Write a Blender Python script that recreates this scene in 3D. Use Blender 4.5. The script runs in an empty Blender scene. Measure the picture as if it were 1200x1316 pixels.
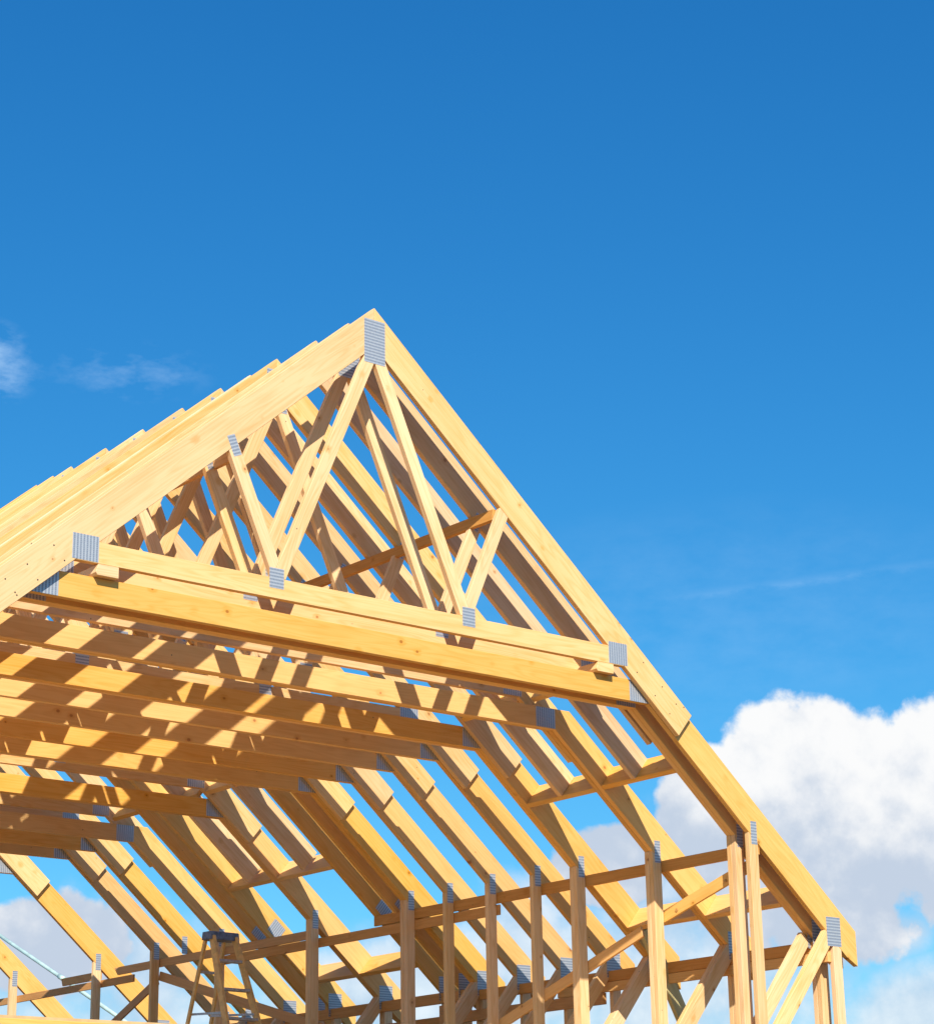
import bpy, bmesh, math, random
from mathutils import Matrix, Vector

random.seed(7)
scene = bpy.context.scene
COL = scene.collection
OZ = 8.10                      # height of the ridge above the ground
SL = 0.855                     # roof slope, rise over run
TH = 0.046                     # timber thickness
VD = 0.306                     # rafter depth measured vertically
FLOOR = -5.19                  # floor level measured from the ridge
SUN_DIR = Vector((0.622, 1.0, -0.915)).normalized()


# --------------------------------------------------------------- node helper
class NX:
    """tiny expression builder for shader math"""
    def __init__(self, nt, sock):
        self.nt, self.s = nt, sock

    def _m(self, op, a, b=None, c=None):
        n = self.nt.nodes.new('ShaderNodeMath')
        n.operation = op
        for i, v in enumerate((a, b, c)):
            if v is None:
                continue
            if isinstance(v, NX):
                self.nt.links.new(v.s, n.inputs[i])
            else:
                n.inputs[i].default_value = v
        return NX(self.nt, n.outputs[0])

    def __add__(self, o): return self._m('ADD', self, o)
    def __radd__(self, o): return self._m('ADD', o, self)
    def __sub__(self, o): return self._m('SUBTRACT', self, o)
    def __rsub__(self, o): return self._m('SUBTRACT', o, self)
    def __mul__(self, o): return self._m('MULTIPLY', self, o)
    def __rmul__(self, o): return self._m('MULTIPLY', o, self)
    def __truediv__(self, o): return self._m('DIVIDE', self, o)
    def max(self, o): return self._m('MAXIMUM', self, o)
    def min(self, o): return self._m('MINIMUM', self, o)
    def pow(self, o): return self._m('POWER', self, o)
    def sqrt(self): return self._m('SQRT', self)
    def sin(self): return self._m('SINE', self)
    def fract(self): return self._m('FRACT', self)
    def abs(self): return self._m('ABSOLUTE', self)
    def gt(self, o): return self._m('GREATER_THAN', self, o)
    def lt(self, o): return self._m('LESS_THAN', self, o)
    def clamp(self): return self._m('MULTIPLY_ADD', self, 1.0, 0.0)._c()
    def _c(self):
        self.s.node.use_clamp = True
        return self

    def step(self, lo, hi):
        n = self.nt.nodes.new('ShaderNodeMapRange')
        n.interpolation_type = 'SMOOTHSTEP'
        self.nt.links.new(self.s, n.inputs['Value'])
        for k, v in (('From Min', lo), ('From Max', hi)):
            if isinstance(v, NX):
                self.nt.links.new(v.s, n.inputs[k])
            else:
                n.inputs[k].default_value = v
        return NX(self.nt, n.outputs[0])


def mixc(nt, f, a, b, blend='MIX'):
    n = nt.nodes.new('ShaderNodeMix')
    n.data_type = 'RGBA'
    n.blend_type = blend
    for sock, v in ((n.inputs[0], f), (n.inputs[6], a), (n.inputs[7], b)):
        if isinstance(v, NX):
            nt.links.new(v.s, sock)
        elif hasattr(v, 'is_output'):
            nt.links.new(v, sock)
        elif isinstance(v, (int, float)):
            sock.default_value = v
        else:
            sock.default_value = (*v, 1)
    return n.outputs[2]


def vmath(nt, op, a, b):
    n = nt.nodes.new('ShaderNodeVectorMath')
    n.operation = op
    for i, v in enumerate((a, b)):
        if hasattr(v, 'is_output'):
            nt.links.new(v, n.inputs[i])
        else:
            n.inputs[i].default_value = v
    return n.outputs[0]


def noise(nt, vec, scale, detail=3, rough=.5, dist=0.0):
    n = nt.nodes.new('ShaderNodeTexNoise')
    nt.links.new(vec, n.inputs['Vector'])
    n.inputs['Scale'].default_value = scale
    n.inputs['Detail'].default_value = detail
    n.inputs['Roughness'].default_value = rough
    n.inputs['Distortion'].default_value = dist
    return NX(nt, n.outputs[0])


def new_mat(name):
    m = bpy.data.materials.new(name)
    m.use_nodes = True
    nt = m.node_tree
    b = nt.nodes['Principled BSDF']
    return m, nt, b


def wood(name, light, dark, knot, knots=True, rough=.6, spec=.3, fig=1.0):
    m, nt, b = new_mat(name)
    tc = nt.nodes.new('ShaderNodeTexCoord')
    oi = nt.nodes.new('ShaderNodeObjectInfo')
    rnd = NX(nt, oi.outputs['Random'])
    cmb = nt.nodes.new('ShaderNodeCombineXYZ')
    nt.links.new((rnd * 37.0).s, cmb.inputs[0])
    nt.links.new((rnd * 91.0).s, cmb.inputs[1])
    nt.links.new((rnd * 53.0).s, cmb.inputs[2])
    P = vmath(nt, 'ADD', tc.outputs['Object'], cmb.outputs[0])
    # knots
    vor = nt.nodes.new('ShaderNodeTexVoronoi')
    vor.inputs['Scale'].default_value = 5.5
    nt.links.new(vmath(nt, 'MULTIPLY', P, (1.0, .35, 1.25)), vor.inputs['Vector'])
    kd = NX(nt, vor.outputs['Distance'])
    sep = nt.nodes.new('ShaderNodeSeparateColor')
    nt.links.new(vor.outputs['Color'], sep.inputs[0])
    pick = NX(nt, sep.outputs[0]).gt(.50)
    ksize = NX(nt, sep.outputs[1]) * .075 + .045
    kn = (kd / ksize).step(1.0, .55) * pick
    khalo = (kd / ksize).step(3.0, .8) * pick
    # growth rings seen on the sawn face: long streaks bent round the knots
    S1 = vmath(nt, 'MULTIPLY', P, (.55, 6.0, 6.0))
    n1 = noise(nt, S1, 1.0, 2, .5)
    S2 = vmath(nt, 'MULTIPLY', P, (1.6, 75.0, 75.0))
    n2 = noise(nt, S2, 1.0, 3, .55)
    S3 = vmath(nt, 'MULTIPLY', P, (5.0, 300.0, 300.0))
    n3 = noise(nt, S3, 1.0, 2, .5)
    ring = ((n1 * 95.0 + khalo * 3.0 + n2 * 2.4).sin() * .5 + .5).pow(1.8)
    blot = noise(nt, vmath(nt, 'MULTIPLY', P, (1.3, 4.0, 4.0)), 1.0, 2, .6)
    g = ((ring * .26 + (n2 - .5) * .85 + (n3 - .5) * .5 + (blot - .5) * 1.0 + khalo * .45) * fig + .15).clamp()
    c = mixc(nt, g, light, dark)
    if knots:
        c = mixc(nt, kn * .8, c, knot)
    # small nail heads
    v2 = nt.nodes.new('ShaderNodeTexVoronoi')
    v2.inputs['Scale'].default_value = 11.0
    nt.links.new(P, v2.inputs['Vector'])
    sep2 = nt.nodes.new('ShaderNodeSeparateColor')
    nt.links.new(v2.outputs['Color'], sep2.inputs[0])
    nail = NX(nt, v2.outputs['Distance']).step(.075, .045) * NX(nt, sep2.outputs[0]).gt(.90)
    c = mixc(nt, nail * .8, c, (.09, .06, .045))
    hsv = nt.nodes.new('ShaderNodeHueSaturation')
    nt.links.new(c, hsv.inputs['Color'])
    nt.links.new((rnd * .006 + .4965).s, hsv.inputs['Hue'])
    nt.links.new(((rnd * 7.31).fract() * .16 + .92).s, hsv.inputs['Saturation'])
    nt.links.new(((rnd * 13.7).fract() * .20 + .87).s, hsv.inputs['Value'])
    nt.links.new(hsv.outputs[0], b.inputs['Base Color'])
    b.inputs['Roughness'].default_value = rough
    b.inputs['Specular IOR Level'].default_value = spec
    bp = nt.nodes.new('ShaderNodeBump')
    bp.inputs['Strength'].default_value = .25
    bp.inputs['Distance'].default_value = .002
    nt.links.new((n3 + n2 * .6 - nail * 1.5).s, bp.inputs['Height'])
    nt.links.new(bp.outputs[0], b.inputs['Normal'])
    return m


def plate_mat():
    m, nt, b = new_mat('galvanised_steel')
    tc = nt.nodes.new('ShaderNodeTexCoord')
    sp = nt.nodes.new('ShaderNodeSeparateXYZ')
    nt.links.new(tc.outputs['Object'], sp.inputs[0])
    x, z = NX(nt, sp.outputs[0]), NX(nt, sp.outputs[2])
    row = (z * (1 / .0235)).fract()
    slot_r = (row - .5).abs().lt(.245)
    col = ((x * (1 / .0125)) + ((z * (1 / .047)).fract().gt(.5)) * .5).fract()
    slot_c = (col - .5).abs().lt(.37)
    slot = slot_r * slot_c
    n = noise(nt, tc.outputs['Object'], 60.0, 2, .6)
    c1 = mixc(nt, n, (.44, .46, .49), (.60, .61, .63))
    c = mixc(nt, slot * .55 + slot_r * .25, c1, (.14, .18, .26))
    nt.links.new(c, b.inputs['Base Color'])
    nt.links.new((.45 - slot * .3).s, b.inputs['Metallic'])
    nt.links.new((n * .25 + .32).s, b.inputs['Roughness'])
    bp = nt.nodes.new('ShaderNodeBump')
    bp.inputs['Strength'].default_value = .6
    bp.inputs['Distance'].default_value = .003
    nt.links.new((1.0 - slot).s, bp.inputs['Height'])
    nt.links.new(bp.outputs[0], b.inputs['Normal'])
    return m


def simple(name, color, rough=.5, metal=0.0, var=.25, scale=25.0):
    m, nt, b = new_mat(name)
    tc = nt.nodes.new('ShaderNodeTexCoord')
    n = noise(nt, tc.outputs['Object'], scale, 4, .6)
    d = tuple(v * (1 - var) for v in color)
    l = tuple(min(1, v * (1 + var)) for v in color)
    nt.links.new(mixc(nt, n.step(.3, .7), d, l), b.inputs['Base Color'])
    nt.links.new((n * .3 + rough - .15).s, b.inputs['Roughness'])
    b.inputs['Metallic'].default_value = metal
    return m


M = {
    'spruce': wood('planed_spruce', (.800, .464, .155), (.670, .330, .074), (.36, .13, .03), fig=1.15),
    'cream': wood('cream_spruce', (.790, .510, .240), (.670, .362, .112), (.40, .155, .035), fig=1.35),
    'pale': wood('pale_spruce', (.805, .545, .295), (.670, .385, .150), (.34, .135, .045), fig=1.5),
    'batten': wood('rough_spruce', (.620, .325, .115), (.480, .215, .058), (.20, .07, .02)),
    'treated': wood('treated_spruce', (.560, .470, .215), (.370, .285, .100), (.17, .10, .035)),
    'plate': plate_mat(),
    'iron': simple('dark_nail_iron', (.055, .045, .04), .6, .4, .2, 40),
    'fibre': simple('ladder_fibreglass', (.78, .47, .15), .45, 0, .15, 18),
    'tread': simple('ladder_aluminium', (.50, .49, .50), .45, .4, .2, 30),
    'topcap': simple('ladder_cap_plastic', (.13, .17, .27), .5, 0, .35, 22),
    'tube': simple('painted_scaffold_tube', (.55, .72, .66), .4, .3, .12, 6),
    'deck': simple('floor_deck_board', (.58, .38, .18), .75, 0, .12, 9),
    'wallboard': simple('wall_sheathing_board', (.52, .36, .18), .8, 0, .15, 7),
    'soil': simple('sandy_soil', (.17, .115, .065), .95, 0, .25, .6),
}


# ------------------------------------------------------------------- builders
def link(o, parent=None):
    COL.objects.link(o)
    if parent:
        o.parent = parent
    return o


def tag(o, label, cat, group=None, kind=None):
    if label:
        o['label'] = label
    if cat:
        o['category'] = cat
    if group:
        o['group'] = group
    if kind:
        o['kind'] = kind
    return o


def empty(name, loc, label, cat, group=None):
    o = bpy.data.objects.new(name, None)
    o.empty_display_size = .2
    o.location = loc
    COL.objects.link(o)
    return tag(o, label, cat, group)


def soften(bm, w):
    bmesh.ops.recalc_face_normals(bm, faces=bm.faces)
    if w > 0:
        bmesh.ops.bevel(bm, geom=list(bm.edges), offset=w, segments=1, affect='EDGES', clamp_overlap=True)


def finish(name, bm, mat, parent, mw):
    me = bpy.data.meshes.new(name)
    bm.to_mesh(me)
    bm.free()
    me.materials.append(mat)
    o = bpy.data.objects.new(name, me)
    o.matrix_local = mw
    link(o, parent)
    return o


def flat(name, pts, y0, y1, mat, parent=None, ang=0.0, bev=.0025, origin=(0, 0, 0)):
    """a piece sawn to the outline pts (x, z) in the plane of a truss, from y0 to y1; ang = direction of its grain.
    Without a parent the piece is placed in the world, else relative to its parent."""
    cx = sum(p[0] for p in pts) / len(pts)
    cz = sum(p[1] for p in pts) / len(pts)
    ux, uz = math.cos(ang), math.sin(ang)
    t = (y1 - y0) / 2
    bm = bmesh.new()
    loc = [((x - cx) * ux + (z - cz) * uz, -(x - cx) * uz + (z - cz) * ux) for x, z in pts]
    a = [bm.verts.new((u, -t, v)) for u, v in loc]
    c = [bm.verts.new((u, t, v)) for u, v in loc]
    bm.faces.new(a)
    bm.faces.new(c)
    n = len(a)
    for i in range(n):
        j = (i + 1) % n
        bm.faces.new((a[i], a[j], c[j], c[i]))
    soften(bm, bev)
    mw = Matrix(((ux, 0, -uz, cx + origin[0]), (0, 1, 0, (y0 + y1) / 2 + origin[1]),
                 (uz, 0, ux, cz + origin[2]), (0, 0, 0, 1)))
    return finish(name, bm, mat, parent, mw)


def board(name, a, b, side, w, t, mat, parent=None, bev=.0025, cut=(0, 0)):
    """a straight board from a to b (centre line); side = direction of its width w, thickness t across; cut skews the ends"""
    a, b, side = Vector(a), Vector(b), Vector(side)
    X = (b - a).normalized()
    Z = (side - side.dot(X) * X).normalized()
    Y = Z.cross(X)
    L = (b - a).length / 2
    bm = bmesh.new()
    vs = []
    for sx in (-1, 1):
        for sz in (-1, 1):
            for sy in (-1, 1):
                k = cut[0] if sx < 0 else cut[1]
                vs.append(bm.verts.new((sx * L + k * sz * w / 2, sy * t / 2, sz * w / 2)))
    for f in ((0, 1, 3, 2), (4, 6, 7, 5), (0, 4, 5, 1), (2, 3, 7, 6), (0, 2, 6, 4), (1, 5, 7, 3)):
        bm.faces.new([vs[i] for i in f])
    soften(bm, bev)
    c = (a + b) / 2
    mw = Matrix((X, Y, Z)).transposed().to_4x4()
    mw.translation = c
    return finish(name, bm, mat, parent, mw)


def tube(name, pts, r, mat, parent=None, seg=12):
    """round bar through pts, built about its own middle"""
    pts = [Vector(p) for p in pts]
    c = sum(pts, Vector()) / len(pts)
    bm = bmesh.new()
    rings = []
    for i, p in enumerate(pts):
        d = (pts[min(i + 1, len(pts) - 1)] - pts[max(i - 1, 0)]).normalized()
        s = d.cross(Vector((0, 0, 1)))
        s = s.normalized() if s.length > 1e-4 else Vector((1, 0, 0))
        q = s.cross(d)
        rings.append([bm.verts.new(p - c + r * (math.cos(k * 2 * math.pi / seg) * s + math.sin(k * 2 * math.pi / seg) * q))
                      for k in range(seg)])
    for A, B in zip(rings, rings[1:]):
        for k in range(seg):
            f = bm.faces.new((A[k], A[(k + 1) % seg], B[(k + 1) % seg], B[k]))
            f.smooth = True
    bm.faces.new(rings[0])
    bm.faces.new(rings[-1])
    bmesh.ops.recalc_face_normals(bm, faces=bm.faces)
    return finish(name, bm, mat, parent, Matrix.Translation(c))


def clip(poly, a, b, c):
    """keep the part of the outline where a*x + b*z + c >= 0"""
    out = []
    n = len(poly)
    for i in range(n):
        p, q = poly[i], poly[(i + 1) % n]
        dp, dq = a * p[0] + b * p[1] + c, a * q[0] + b * q[1] + c
        if dp >= 0:
            out.append(p)
        if dp * dq < 0:
            t = dp / (dp - dq)
            out.append((p[0] + t * (q[0] - p[0]), p[1] + t * (q[1] - p[1])))
    return out


def strip(p, q, w, ext=.3):
    d = Vector((q[0] - p[0], q[1] - p[1])).normalized()
    n = Vector((-d.y, d.x)) * w / 2
    p = Vector(p) - d * ext
    q = Vector(q) + d * ext
    return [tuple(p + n), tuple(q + n), tuple(q - n), tuple(p - n)]


def mir(pts, s):
    return [(x * s, z) for x, z in (pts if s > 0 else reversed(pts))]


def children(o):
    return [c for c in bpy.data.objects if c.parent == o]


def copy_tree(src, name, loc, label, group, skip=()):
    r = src.copy()
    r.name = name
    r.location = loc
    COL.objects.link(r)
    r['label'] = label
    r['group'] = group
    for ch in children(src):
        if ch.name.split('.')[0] in skip:
            continue
        c = ch.copy()
        COL.objects.link(c)
        c.parent = r
        c.rotation_euler.y += random.uniform(-.0006, .0006)
        c.location.x += random.uniform(-.0012, .0012)
    return r


# --------------------------------------------------------------- nail plates
PT = .0014


def plate(parent, x0, x1, z0, z1, yf, rows='x', back=False, ang=None):
    """toothed nail plate lying on the face y = yf; rows run along x or z, or along ang"""
    y0, y1 = (yf, yf + PT) if back else (yf - PT, yf)
    if ang is not None:
        cx, cz, w, h = x0, x1, z0, z1
        d = Vector((math.cos(ang), math.sin(ang)))
        n = Vector((-d.y, d.x))
        c = Vector((cx, cz))
        pts = [tuple(c + d * a * w / 2 + n * b * h / 2) for a, b in ((-1, -1), (1, -1), (1, 1), (-1, 1))]
        return flat('nail_plate', pts, y0, y1, M['plate'], parent, ang, 0)
    pts = [(x0, z0), (x1, z0), (x1, z1), (x0, z1)]
    return flat('nail_plate', pts, y0, y1, M['plate'], parent, 0 if rows == 'x' else math.pi / 2, 0)


ANG = math.atan(SL)


# ---------------------------------------------------------------- cap trusses
def make_cap(loc, label, group):
    r = empty('cap_truss', loc, label, 'roof truss', group)
    zo = -(loc[2] - OZ)            # outline is written from the ridge; the Empty sits at the chord's underside
    f = lambda name, pts, mat, ang, y0=0.0, y1=TH: flat(name, [(x, z + zo) for x, z in pts], y0, y1, mat, r, ang)
    xt = 3.08
    n = (-.65 * .2326, -.76 * .2326)
    for s in (1, -1):
        pts = [(0.001, 0), (xt, -SL * xt), (xt + n[0], -SL * xt + n[1]), (0.001, -VD)]
        f('top_chord', mir(pts, s), M['cream'], -ANG * s)
    zt, zb = -2.200, -2.342
    xa, xb = (-zt - VD) / SL, (-zb - VD) / SL
    f('bottom_chord', [(-xa + .002, zt), (-xb + .002, zb), (xb - .002, zb), (xa - .002, zt)], M['cream'], 0)
    for s in (1, -1):
        # long web from the ridge down to the node, short web from the node up to the chord
        a = strip((.058, -.435), (.795, -2.140), .098)
        a = clip(a, 0, 1, -zt - .0015)
        a = clip(a, 1, 0, -.002)
        a = clip(a, -SL, -1, -VD - .0015)
        f('web', mir(a, s), M['pale'], math.atan2(-1.705, .737 * s))
        b = strip((.842, -2.150), (1.186, -1.372), .094)
        b = clip(b, 0, 1, -zt - .0015)
        b = clip(b, -SL, -1, -VD - .0015)
        d = Vector((.737, -1.705)).normalized()          # stop against the long web
        nx, nz = -d.y, d.x
        b = clip(b, nx, nz, -(nx * .795 + nz * -2.140) - .0505)
        f('web', mir(b, s), M['pale'], math.atan2(.778, .344 * s))
    P = lambda *a, **k: plate(r, *a, **k)
    P(-.094, .094, -.438 + zo, -.097 + zo, 0)
    P(-.094, .094, -.438 + zo, -.097 + zo, TH, back=True)
    for s in (1, -1):
        P(*sorted((2.217 * s, 2.409 * s)), -2.336 + zo, -2.166 + zo, 0, rows='z')
        P(*sorted((.783 * s, .901 * s)), -2.272 + zo, -2.130 + zo, 0)
        P(*sorted((.783 * s, .901 * s)), -2.272 + zo, -2.130 + zo, TH, back=True)
        an = math.atan2(.778, .344 * s) - math.pi / 2
        P(1.205 * s, -1.332 + zo, .068, .15, TH, back=True, ang=an)
    P(-1.200, -1.322 + zo, .066, .15, 0, ang=math.atan2(-.778, .344) + math.pi / 2)
    return r


ZC = OZ - 2.342
NAILS = [(-2.720, -2.435), (-2.540, -2.279), (-2.461, -2.365), (-2.866, -2.556), (-2.643, -2.523), (-2.795, -2.630),
         (-2.782, -2.646), (2.580, -2.282), (2.507, -2.369), (2.771, -2.446), (2.690, -2.527), (2.914, -2.563),
         (2.995, -2.578), (2.838, -2.650)]
# ------------------------------------------------------------- attic trusses
def make_attic(loc, label, group, stud=True):
    r = empty('attic_truss', loc, label, 'roof truss', group)
    zo = -(loc[2] - OZ)
    f = lambda name, pts, mat, ang: flat(name, [(x, z + zo) for x, z in pts], 0, TH, mat, r, ang)
    P = lambda *a, **k: plate(r, *a, **k)
    zt, zb = -2.42, -2.588
    inn = lambda z: (-z - VD) / SL
    f('tie_beam', [(-inn(zt) + .002, zt), (-inn(zb) + .002, zb), (inn(zb) - .002, zb), (inn(zt) - .002, zt)], M['spruce'], 0)
    f('bottom_chord', [(-4.7, FLOOR - .22), (4.7, FLOOR - .22), (4.7, FLOOR), (-4.7, FLOOR)], M['spruce'], 0)
    for s in (1, -1):
        pts = [(inn(zt), zt), (2.83, zt), (4.885, -SL * 4.885 + .01), (4.885, -4.445), (4.76, -VD - SL * 4.76)]
        f('rafter', mir(pts, s), M['spruce'], -ANG * s)
        k = [(3.70, FLOOR + .001), (3.797, FLOOR + .001), (3.797, -VD - SL * 3.797 - .0015), (3.70, -VD - SL * 3.70 - .0015)]
        f('knee_stud', mir(k, s), M['pale'], math.pi / 2)
        e = [(4.602, FLOOR + .001), (4.70, FLOOR + .001), (4.70, -VD - SL * 4.70 - .0015), (4.602, -VD - SL * 4.602 - .0015)]
        f('eave_stud', mir(e, s), M['pale'], math.pi / 2)
        g = strip((4.526, -4.263), (3.974, -4.929), .118)
        g = clip(g, -SL, -1, -VD - .0015)
        g = clip(g, -1, 0, 4.600)
        g = clip(g, 0, 1, -FLOOR - .001)
        g = clip(g, 1, 0, -3.799)
        f('diagonal_web', mir(g, s), M['pale'], math.atan2(.666, .552 * s))
        P(*sorted((2.468 * s, 2.670 * s)), zb + .003 + zo, zt - .003 + zo, 0, rows='z')
        P(*sorted((3.724 * s, 3.790 * s)), -3.566 + zo, -3.384 + zo, 0)
        P(*sorted((4.538 * s, 4.702 * s)), -4.302 + zo, -4.070 + zo, 0)
        P(*sorted((4.530 * s, 4.690 * s)), -4.296 + zo, -4.085 + zo, TH, back=True)
    return r


ZA = OZ + FLOOR - .22

TY = {1: .050, 2: .200, 3: 1.130, 4: 2.055, 5: 2.620, 6: 3.222, 7: 3.822, 8: 4.402, 9: 5.905,
      10: 7.560, 11: 8.260, 12: 8.810, 13: 10.020, 14: 11.930}
AL = {
    1: 'frontmost attic truss of the timber roof, its tie beam in full sun',
    2: 'attic truss close behind the front one, paired with it at the gable',
    3: 'attic truss standing between the two short rafters of the front roof opening',
    4: 'attic truss closing the rear side of the front roof opening',
    5: 'attic truss first in the close row behind the front roof opening',
    6: 'attic truss second in the close row behind the front roof opening',
    7: 'attic truss third in the close row, just before the last tie beam of that row',
    8: 'attic truss ending the close row, beside the shaded double rafters',
    9: 'attic truss in mid of the deeper opening, its knee stud right of the stepladder',
    10: 'attic truss whose plated knee stud stands right behind the stepladder',
    11: 'attic truss without a knee stud just left of the stepladder',
    12: 'attic truss whose shaded knee stud meets the crossed braces left of the ladder',
    13: 'attic truss standing alone before the gap, its sunlit rafter crossing the cloud',
    14: 'deepest attic truss of the roof, its short sunlit stud above the floor edge',
}
GA = 'attic trusses carrying the roof'
trusses = {}
proto = make_attic((0, TY[1], ZA), AL[1], GA)
trusses[1] = proto
for k in range(2, 15):
    trusses[k] = copy_tree(proto, 'attic_truss', (random.uniform(-.004, .004), TY[k], ZA + random.uniform(-.003, .003)), AL[k], GA,
                           ('knee_stud',) if k == 11 else ())

DOUBLE = {2: 'second truss nailed to the back of the paired gable truss',
          3: 'second truss nailed behind the truss between the short rafters of the front opening',
          4: 'second truss nailed behind the truss closing the front roof opening',
          8: 'second truss nailed behind the one that ends the close row',
          9: 'second truss nailed behind the one in the middle of the deeper opening'}
for k, lab in DOUBLE.items():
    copy_tree(proto, 'attic_truss', (random.uniform(-.003, .003), TY[k] + TH + .002, ZA + random.uniform(-.003, .003)), lab, GA,
              () if k == 2 else ('nail_plate',))
for o in [c for t in bpy.data.objects if t.get('label') == DOUBLE[2] for c in children(t)]:
    if o.name.startswith('diagonal_web') and o.location.x > 0:
        o.location.x -= .055
for o in children(trusses[2]):
    if o.name.startswith('diagonal_web') and o.location.x > 0:
        bpy.data.objects.remove(o)

# the cap trusses stand on one side of each attic truss
CY = {1: 0.0, 2: .312, 3: 1.229}
for k in (4, 5, 6, 7, 8, 9, 11, 12, 13, 14):
    CY[k] = TY[k] - TH - .004
CY[10] = TY[10] + TH + .004
CL = {
    1: 'frontmost cap truss, with the big ridge plate at the roof peak',
    2: 'cap truss close behind the front cap, mostly shaded by it',
    3: 'cap truss on the truss between the short rafters of the front opening',
    4: 'cap truss on the truss that closes the front roof opening',
    5: 'cap truss first in the close row of caps behind the front opening',
    6: 'cap truss second in the close row of caps behind the front opening',
    7: 'cap truss third in the close row of caps behind the front opening',
    8: 'cap truss last of the close row, before the double rafters',
    9: 'cap truss over the middle of the deeper roof opening',
    10: 'cap truss on the truss right behind the stepladder',
    11: 'cap truss on the truss that has no knee stud',
    12: 'cap truss above the crossed braces left of the ladder',
    13: 'cap truss on the lone truss before the gap',
    14: 'deepest cap truss at the rear end of the ridge',
}
GC = 'cap trusses along the ridge'
cap0 = make_cap((0, CY[1], ZC), CL[1], GC)
for k in range(2, 15):
    c = copy_tree(cap0, 'cap_truss', (random.uniform(-.004, .004), CY[k], ZC + (-.012 if k == 2 else random.uniform(-.004, .004))), CL[k], GC)
    plate(c, 1.200, -1.322 + 2.342, .066, .15, 0, ang=math.atan2(-.778, -.344) + math.pi / 2)

for x, z in NAILS:
    n0 = tube('nail_head', [(0, -.0012, 0), (0, .0005, 0)], .0052, M['iron'], cap0, 8)
    n0.location = (x, -.0008, z + 2.342)

# ------------------------------------------- full rafters beside the openings
def make_couple(loc, label, group):
    r = empty('rafter_couple', loc, label, 'rafters', group)
    zo = -(loc[2] - OZ)
    f = lambda name, pts, mat, ang: flat(name, [(x, z + zo) for x, z in pts], 0, TH, mat, r, ang)
    f('bottom_chord', [(-4.7, FLOOR - .22), (4.7, FLOOR - .22), (4.7, FLOOR), (-4.7, FLOOR)], M['spruce'], 0)
    for s in (1, -1):
        pts = [(.001, 0), (4.885, -SL * 4.885 + .005), (4.885, -4.445), (4.76, -VD - SL * 4.76), (.001, -VD)]
        f('rafter', mir(pts, s), M['spruce'], -ANG * s)
        e = [(4.602, FLOOR + .001), (4.70, FLOOR + .001), (4.70, -VD - SL * 4.70 - .0015), (4.602, -VD - SL * 4.602 - .0015)]
        f('eave_stud', mir(e, s), M['pale'], math.pi / 2)
        plate(r, 3.885 * s, -3.470 + zo, .150, .165, 0, ang=-ANG * s + math.pi / 2)
        plate(r, *sorted((4.538 * s, 4.702 * s)), -4.302 + zo, -4.070 + zo, 0)
    return r


GR = 'full rafters beside the deeper roof opening'
rc = make_couple((0, 4.672, ZA), 'pair of full rafters closest behind the close row, thin gap of light beside it', GR)
copy_tree(rc, 'rafter_couple', (.003, 4.972, ZA), 'full rafters that the upper trimmer of the deeper opening ends on, nearer the gable', GR)
copy_tree(rc, 'rafter_couple', (-.003, 6.752, ZA), 'pair of full rafters at the ladder side of the deeper opening, partly sunlit splice plate', GR)
copy_tree(rc, 'rafter_couple', (.002, 7.050, ZA), 'pair of full rafters just before the ladder truss, splice plate in shade', GR)


# ------------------------------------------------ trimmers and short rafters
def trimmer(y0, y1, xi, label, mat='spruce'):
    """trimmer between two rafters, square to the slope, lower inside corner at x = xi"""
    d = (.7600, -.6498)
    n = (.6498, .7600)
    c = (xi, -VD - SL * xi)
    pts = [c, (c[0] - d[0] * TH, c[1] - d[1] * TH), (c[0] - d[0] * TH + n[0] * .230, c[1] - d[1] * TH + n[1] * .230),
           (c[0] + n[0] * .230, c[1] + n[1] * .230)]
    mid = sum(p[0] for p in pts) / 4, (y0 + y1) / 2, sum(p[1] for p in pts) / 4 + OZ
    o = board('trimmer', (mid[0], y0, mid[2]), (mid[0], y1, mid[2]), (n[0], 0, n[1]), .230, TH, M[mat])
    return tag(o, label, 'trimmer', 'trimmers of the roof openings')


def make_upper(loc, label, group):
    """couple of short rafters meeting at the ridge and ending on the trimmers"""
    r = empty('short_rafter_couple', loc, label, 'short rafters', group)
    d = (.7600, -.6498)
    n = (.6498, .7600)
    for s in (1, -1):
        x1 = 3.141
        e = (x1, -VD - SL * x1)
        pts = [(.001, -.004), (e[0] + n[0] * .230, e[1] + n[1] * .230), e, (.001, -VD)]
        flat('rafter', mir([(x, z - .012) for x, z in pts], s), 0, TH, M['pale'], r, -ANG * s)
    return r


E2 = TH + .002
trimmer(.370, TY[3] - .002, 2.445, 'upper trimmer at tie beam height in the bay nearest the gable')
trimmer(1.285, CY[4] - .002, 2.445, 'upper trimmer at tie beam height, second bay of the front opening')
trimmer(TY[2] + 2 * E2, TY[3] - .002, 3.180, 'sunlit trimmer over the front opening that the foremost short rafter ends on')
trimmer(TY[3] + 2 * E2, TY[4] - .002, 3.185, 'sunlit trimmer over the front opening, in the second bay')
trimmer(TY[2] + 2 * E2, TY[3] - .002, 4.305, 'lower trimmer of the front opening, crossed by the front studs')
trimmer(TY[3] + 2 * E2, TY[4] - .002, 4.300, 'lower trimmer of the front opening, in the second bay above the long brace')
GS = 'short rafters over the roof openings'
ZR = OZ
up0 = make_upper((0, .722, ZR), 'pale short rafters in the bay nearest the gable, ending on the front trimmer', GS)
copy_tree(up0, 'short_rafter_couple', (.002, 1.600, ZR), 'pale short rafters in the second bay of the front opening, ending on its trimmer', GS)
trimmer(5.022, TY[9] - .002, 3.318, 'trimmer over the deeper opening, bay beside the shaded double rafters')
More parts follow.
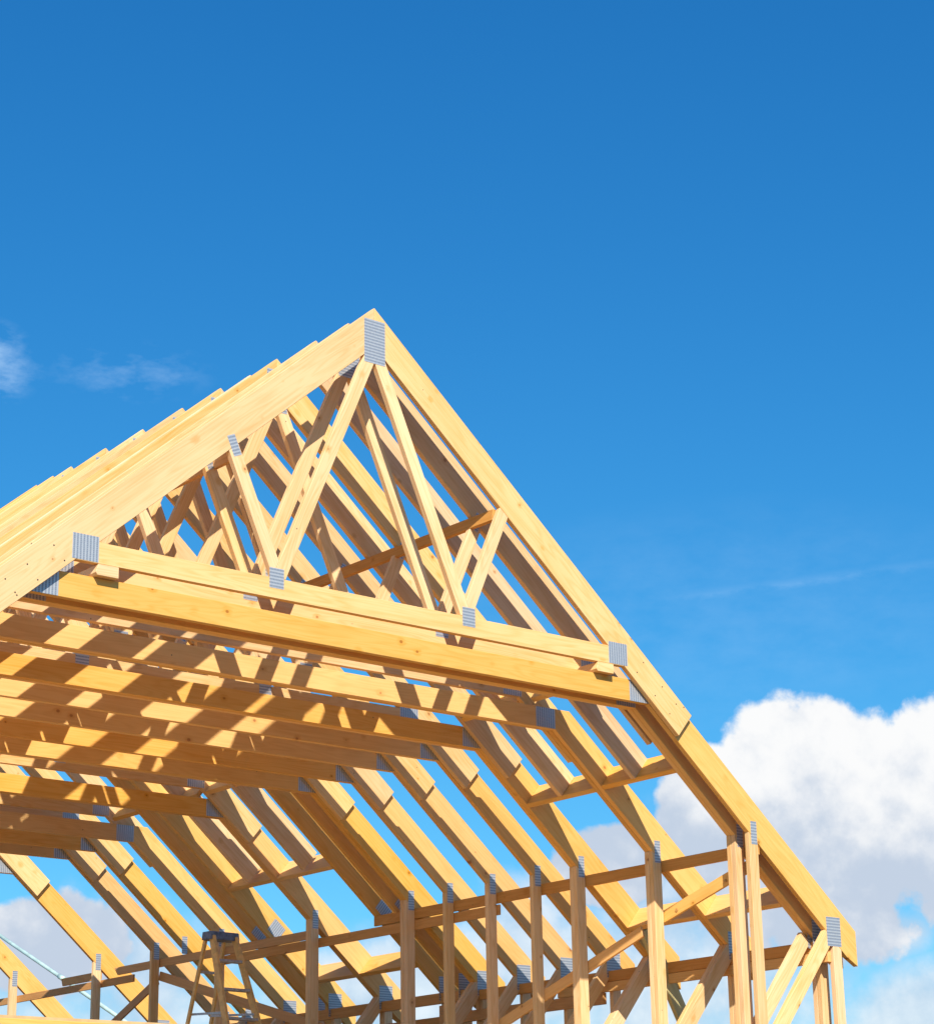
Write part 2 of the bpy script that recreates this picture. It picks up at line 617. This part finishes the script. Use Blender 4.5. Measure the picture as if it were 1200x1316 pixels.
trimmer(TY[9] + 2 * E2, 6.750, 3.316, 'trimmer over the deeper opening, bay towards the stepladder')
trimmer(5.022, TY[9] - .002, 4.318, 'bright lower trimmer of the deeper opening, beside the shaded double rafters')
trimmer(TY[9] + 2 * E2, 6.750, 4.318, 'half shaded lower trimmer of the deeper opening, towards the stepladder')
trimmer(5.022, CY[9] - .002, 2.445, 'trimmer at tie beam height of the deeper opening, nearer bay')
trimmer(TY[9] + 2 * E2, 6.750, 2.445, 'trimmer at tie beam height of the deeper opening, rear bay')
trimmer(7.100, TY[10] - .002, 2.445, 'trimmer at tie beam height before the ladder truss')
copy_tree(up0, 'short_rafter_couple', (.095, 5.370, ZR - .10), 'short rafters over the deeper opening, beside the shaded double rafters', GS)
copy_tree(up0, 'short_rafter_couple', (.095, 6.300, ZR - .10), 'pale short rafters over the deeper opening, towards the stepladder', GS)


# ----------------------------------------------------- boards along the frame
def yboard(name, y0, y1, x, z0, z1, label, cat, mat='batten', t=.024, group=None, cut=(0, 0), za=None):
    """board on edge running along the building; (z0, z1) at y0, za = the same at y1 when it slopes"""
    zc0 = (z0 + z1) / 2
    zc1 = zc0 if za is None else (za[0] + za[1]) / 2
    w = abs(z1 - z0)
    sl = math.atan2(zc1 - zc0, y1 - y0)
    o = board(name, (x, y0, zc0 + OZ), (x, y1, zc1 + OZ), (0, 0, 1), w * math.cos(sl), t, M[mat], None, .002, cut)
    return tag(o, label, cat, group)


GB = 'binder boards nailed across the knee studs'
XB = 3.799 + .013
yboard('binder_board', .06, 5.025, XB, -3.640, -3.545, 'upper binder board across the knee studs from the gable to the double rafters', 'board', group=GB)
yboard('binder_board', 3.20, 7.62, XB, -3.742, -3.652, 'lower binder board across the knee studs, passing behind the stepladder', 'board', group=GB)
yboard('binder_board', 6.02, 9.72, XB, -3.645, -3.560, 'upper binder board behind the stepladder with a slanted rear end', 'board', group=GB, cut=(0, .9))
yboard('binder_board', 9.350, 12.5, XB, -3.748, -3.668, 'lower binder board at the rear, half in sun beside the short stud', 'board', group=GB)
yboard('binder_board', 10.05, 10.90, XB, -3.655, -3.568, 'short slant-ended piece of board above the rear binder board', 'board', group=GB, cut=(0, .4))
XD = XB + .0001
GD = 'diagonal braces across the knee studs'
yboard('diagonal_brace', .10, 1.16, XD, -3.745, -3.645, 'front piece of the long sunlit diagonal brace, with two bolt heads', 'brace', 'spruce', group=GD, za=(-4.070, -3.945))
yboard('diagonal_brace', 1.40, 3.62, XD, -4.138, -4.042, 'rear piece of the long diagonal brace, passing three knee studs', 'brace', 'spruce', group=GD, za=(-4.875, -4.775))
yboard('diagonal_brace', 8.86, 10.45, XD, -3.83, -3.735, 'short brown brace rising to the stud left of the ladder', 'brace', group=GD, za=(-4.50, -4.40))
yboard('diagonal_brace', 5.10, 8.82, XD, -4.770, -4.672, 'long brown brace passing behind the legs of the stepladder', 'brace', group=GD, za=(-3.785, -3.690))
bolt_brace = [o for o in bpy.data.objects if o.get('label', '').startswith('front piece of the long')][0]
for yy, zz in ((.42, -3.80), (.98, -3.965)):
    bo = tube('bolt_head', [(0, 0, 0), (.006, 0, 0)], .014, M['batten'])
    mw = Matrix.Translation((XD - .0155, yy, zz + OZ)) @ Matrix.Rotation(math.pi, 4, 'Z')
    bo.parent = bolt_brace
    bpy.context.view_layer.update()
    bo.matrix_world = mw

# binders under the slopes inside the caps
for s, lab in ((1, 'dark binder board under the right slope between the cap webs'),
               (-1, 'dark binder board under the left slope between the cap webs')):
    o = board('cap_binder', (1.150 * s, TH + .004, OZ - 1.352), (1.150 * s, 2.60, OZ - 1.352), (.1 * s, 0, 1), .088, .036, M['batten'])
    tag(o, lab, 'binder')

# boards along the eave
GE = 'boards along the eave wall'
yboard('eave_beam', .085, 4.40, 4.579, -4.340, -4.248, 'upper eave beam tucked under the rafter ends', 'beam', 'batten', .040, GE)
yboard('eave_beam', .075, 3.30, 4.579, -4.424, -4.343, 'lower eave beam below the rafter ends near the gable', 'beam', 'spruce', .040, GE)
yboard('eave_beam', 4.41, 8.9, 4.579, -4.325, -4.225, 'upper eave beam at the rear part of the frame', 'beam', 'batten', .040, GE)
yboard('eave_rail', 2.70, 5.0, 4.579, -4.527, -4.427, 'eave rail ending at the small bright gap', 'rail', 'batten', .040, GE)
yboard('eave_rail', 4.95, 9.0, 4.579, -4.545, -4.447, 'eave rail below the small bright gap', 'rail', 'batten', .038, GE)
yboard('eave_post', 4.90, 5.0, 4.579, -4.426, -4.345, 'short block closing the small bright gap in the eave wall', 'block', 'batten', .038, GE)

# greenish strut between studs
o = board('strut', (4.330, 1.90, OZ - 3.98), (4.89, 1.90, OZ - 4.98), (1, 0, .5), .135, .046, M['treated'])
tag(o, 'greenish treated strut leaning down behind the second sunlit stud', 'strut')

# packing blocks between the front cap and the tie beam
GP = 'packing blocks on the front tie beam'
for s, lab in ((-1, 'small sunlit packing block at the left end of the front tie beam'),
               (1, 'small sunlit packing block at the right end of the front tie beam')):
    a, b = (-2.236, -2.069) if s < 0 else (2.082, 2.258)
    pts = [(a + .018, -2.3445), (a, -2.400), (a + .012, -2.4185), (b, -2.4185), (b, -2.3445)]
    o = flat('packing_block', pts, -.006, .36, M['pale'], None, 0, .002, (0, 0, OZ))
    tag(o, lab, 'block', GP)


# ------------------------------------------------------------------- ladder
def make_ladder(cx, cy, zt, rot):
    r = empty('stepladder', (cx, cy, OZ + FLOOR), 'brown fibreglass stepladder with a dark blue top cap, standing inside the frame', 'stepladder')
    r.rotation_euler.z = rot
    H = zt - FLOOR
    wt, kw = .135, .072          # half width at the top, growth per metre
    # front rails lean a little, rear rails splay out; local -y is the climbing side
    fx = lambda s, z: s * (wt + kw * (H - z))
    fy = lambda z: -.045 - .36 * (H - z)
    ry = lambda z: .055 + .28 * (H - z)
    rx = lambda s, z: s * (wt - .022 + .035 * (H - z))
    for s in (-1, 1):
        board('leg', (fx(s, 0), fy(0), .004), (fx(s, H - .05), fy(H - .05), H - .05), (0, 1, 0), .074, .034, M['fibre'], r, .004)
        board('leg', (rx(s, 0), ry(0), .004), (rx(s, H - .06), ry(H - .06), H - .06), (0, 1, 0), .040, .028, M['fibre'], r, .003)
        z = H - .80
        board('spreader', (fx(s, z) - s * .02, fy(z), z), (rx(s, z) - s * .02, ry(z + .02), z + .03), (0, 0, 1), .022, .006, M['tread'], r, 0)
    z = H - .29
    while z > .1:
        board('tread', (fx(-1, z) + .014, fy(z), z), (fx(1, z) - .014, fy(z), z), (0, 1, 0), .078, .026, M['tread'], r, .003)
        z -= .283
    for z in (H - .37, H - .90):
        board('rear_rail', (rx(-1, z) + .01, ry(z), z), (rx(1, z) - .01, ry(z), z), (0, 0, 1), .026, .018, M['tread'], r, .002)
    # moulded cap: waisted block with a raised rim
    bm = bmesh.new()
    prof = [(-.175, -.085), (.175, -.085), (.175, .050), (.095, .085), (-.095, .085), (-.175, .050)]
    lo = [bm.verts.new((x * 1.04, y * 1.05, H - .078)) for x, y in prof]
    up = [bm.verts.new((x, y, H)) for x, y in prof]
    inn = [bm.verts.new((x * .90, y * .84, H)) for x, y in prof]
    dn = [bm.verts.new((x * .90, y * .84, H - .014)) for x, y in prof]
    bm.faces.new(lo)
    bm.faces.new(dn)
    n = len(prof)
    for i in range(n):
        j = (i + 1) % n
        for A, B in ((lo, up), (up, inn), (inn, dn)):
            bm.faces.new((A[i], A[j], B[j], B[i]))
    soften(bm, .004)
    finish('top_cap', bm, M['topcap'], r, Matrix.Identity(4))
    return r


make_ladder(3.10, 6.60, -3.575, math.radians(5))

# pale scaffold tube far behind the frame
o = tube('scaffold_tube', [(6.0, 19.5, OZ - 1.07), (6.0, 14.78, OZ - 3.07), (6.0, 10.9, OZ - 4.73)], .026, M['tube'])
cpl = bpy.data.objects.new('coupler', None)
tag(o, 'pale green sloping scaffold tube in front of the cloud, low at the left', 'tube')
bpy.data.objects.remove(cpl)
cp = tube('coupler', [(6.0, 14.86, OZ - 3.035), (6.0, 14.72, OZ - 3.095)], .034, M['tube'])
bpy.context.view_layer.update()
mwc = cp.matrix_world.copy()
cp.parent = o
bpy.context.view_layer.update()
cp.matrix_world = mwc


# ------------------------------------------------------------------ setting
def slab(name, x0, x1, y0, y1, z0, z1, mat):
    bm = bmesh.new()
    bmesh.ops.create_cube(bm, size=1)
    for v in bm.verts:
        v.co = Vector((v.co.x * (x1 - x0), v.co.y * (y1 - y0), v.co.z * (z1 - z0)))
    return finish(name, bm, mat, None, Matrix.Translation(((x0 + x1) / 2, (y0 + y1) / 2, (z0 + z1) / 2)))


o = slab('floor', -3.68, 3.68, .12, 12.2, OZ + FLOOR + .003, OZ + FLOOR + .025, M['deck'])
o['kind'] = 'structure'
for s in (1, -1):
    o = slab('lower_wall', 4.42 * s - .09, 4.42 * s + .09, .0, 12.4, 0.0, OZ + FLOOR - .223, M['wallboard'])
    tag(o, 'sheathed lower wall carrying the trusses along the %s eave' % ('far right' if s > 0 else 'near left'), 'wall')

bm = bmesh.new()
bmesh.ops.create_grid(bm, x_segments=8, y_segments=8, size=1500)
o = finish('ground', bm, M['soil'], None, Matrix.Identity(4))
o['kind'] = 'structure'


# ------------------------------------------------------------------ camera
def cam():
    yaw, pit, roll = .696308931, .315684390, -.0185436912
    fw = Vector((math.sin(yaw) * math.cos(pit), math.cos(yaw) * math.cos(pit), math.sin(pit)))
    r = Vector((math.cos(yaw), -math.sin(yaw), 0))
    u = r.cross(fw)
    r2 = math.cos(roll) * r + math.sin(roll) * u
    u2 = -math.sin(roll) * r + math.cos(roll) * u
    c = bpy.data.cameras.new('camera')
    c.sensor_fit = 'HORIZONTAL'
    c.sensor_width = 36
    c.lens = 36 * 2854.08 / 1200
    c.clip_end = 5000
    o = bpy.data.objects.new('camera', c)
    m = Matrix((r2, u2, -fw)).transposed().to_4x4()
    m.translation = (-9.07882, -11.8679, -6.45400 + OZ)
    o.matrix_world = m
    COL.objects.link(o)
    scene.camera = o


cam()

# --------------------------------------------------------------------- light
sun = bpy.data.lights.new('sun', 'SUN')
sun.energy = 5.0
sun.angle = math.radians(.5)
sun.color = (1.0, .93, .80)
so = bpy.data.objects.new('sun', sun)
so.rotation_euler = SUN_DIR.to_track_quat('-Z', 'Y').to_euler()
COL.objects.link(so)

world = bpy.data.worlds.new('World')
scene.world = world
world.use_nodes = True
nt = world.node_tree
bg = nt.nodes['Background']
sky = nt.nodes.new('ShaderNodeTexSky')
sky.sky_type = 'NISHITA'
sky.sun_disc = False
to_sun = -SUN_DIR
sky.sun_elevation = math.asin(to_sun.z)
sky.sun_rotation = math.atan2(to_sun.x, to_sun.y)
sky.altitude = 0
sky.air_density = 1.0
sky.dust_density = .35
sky.ozone_density = 2.2

# clouds: soft masses placed by compass direction and height above the horizon (degrees)
tc = nt.nodes.new('ShaderNodeTexCoord')
D = tc.outputs['Generated']
sp = nt.nodes.new('ShaderNodeSeparateXYZ')
nt.links.new(D, sp.inputs[0])
X, Y, Z = (NX(nt, sp.outputs[i]) for i in range(3))
az = X._m('ARCTAN2', X, Y) * (180 / math.pi)
el = Z._m('ARCSINE', Z) * (180 / math.pi)


def blob(a0, e0, ra, re):
    da, de = (az - a0) * (1 / ra), (el - e0) * (1 / re)
    return 1.0 - (da * da + de * de)


def fbm(vec, s, det, rough):
    return noise(nt, vec, s, det, rough, .0)


def field(vec):
    return fbm(vec, 13.0, 3, .5) * .55 + fbm(vec, 34.0, 8, .58) * .45


f0 = field(D)
up = vmath(nt, 'ADD', D, (-.006, -.006, .010))
f1 = field(up)
big = blob(48.8, 9.5, 3.6, 3.5).max(blob(46.2, 9.9, 1.5, 2.1)).max(blob(53.5, 9.8, 4.2, 3.4)).max(blob(43.3, 8.9, 1.6, 1.2)).max(blob(29.3, 7.1, 2.1, 1.6))
mid = blob(50.3, 7.2, 1.5, .9).max(blob(45.0, 6.8, 5.6, 3.2)).max(blob(38.0, 5.4, 5.0, 2.4)).max(blob(51.5, 5.0, 3.0, 1.6)).max(blob(30.5, 6.2, 4.0, 2.8))
dens = (big.max(-1.4) * .62 + (f0 - .56) * 1.65 + .10)
dens2 = (mid.max(-1.4) * .55 + (f0 - .50) * 2.0)
alpha = dens.step(.0, .15).max(dens2.step(-.05, .60) * .78)
lit = ((f0 - f1) * 2.8 + (f0 - .5) * .9)
top = (el - 8.3 + az.lt(36.0) * 2.9 - az.step(46.4, 44.6) * 2.2) * .36
body = dens.step(.0, .7)
shade = (lit * .95 + top.clamp() * .62 + .14 + body * .08).clamp()
shade2 = (lit * .9 + .38 + body * .1).clamp()
ccol = mixc(nt, (shade.max(shade2 * (1.0 - dens.step(-.05, .2)))).step(.0, .95), (.49, .57, .69), (.855, .86, .865))
# thin wisps high up
wv = vmath(nt, 'MULTIPLY', D, (16, 16, 34))
wn = fbm(wv, 2.6, 8, .62)
w1 = (blob(26.6, 21.6, 1.9, 1.3).max(0.0) * .60 + blob(30.6, 21.6, 2.6, .9).max(0.0) * .26) * (wn - .46).max(0.0) * 3.4
ln = ((el - 15.9 - (az - 48.0) * .068 + (wn - .5) * .50).abs() * -6.5 + 1.0).max(0.0) * blob(49.0, 16, 4.6, 5).max(0.0) * (wn - .25).max(0.0) * .34
veil = blob(46.5, 15.0, 9.0, 3.4).max(0.0) * (wn - .3).max(0.0) * .22
wisp = (w1 + ln + veil).min(.6)

SKY_K = .105
ssp = nt.nodes.new('ShaderNodeSeparateColor')
nt.links.new(sky.outputs[0], ssp.inputs[0])
sr, sg, sb = (NX(nt, ssp.outputs[i]) * SKY_K for i in range(3))
scm = nt.nodes.new('ShaderNodeCombineColor')
nt.links.new(((sr * .70).pow(1.62) * .98).s, scm.inputs[0])
nt.links.new(((sg * .98).pow(1.0) * .865).s, scm.inputs[1])
nt.links.new(((sb * 1.32).pow(.76) * .845).s, scm.inputs[2])
skys = scm.outputs[0]
c1 = mixc(nt, wisp, skys, (.50, .71, .96))
c2 = mixc(nt, alpha, c1, ccol)
nt.links.new(c2, bg.inputs['Color'])
bg.inputs['Strength'].default_value = .80

vs = scene.view_settings
vs.view_transform = 'Standard'
vs.look = 'None'
vs.exposure = .50
vs.gamma = 1.0
scene.cycles.max_bounces = 10
scene.cycles.diffuse_bounces = 5
scene.cycles.use_denoising = True
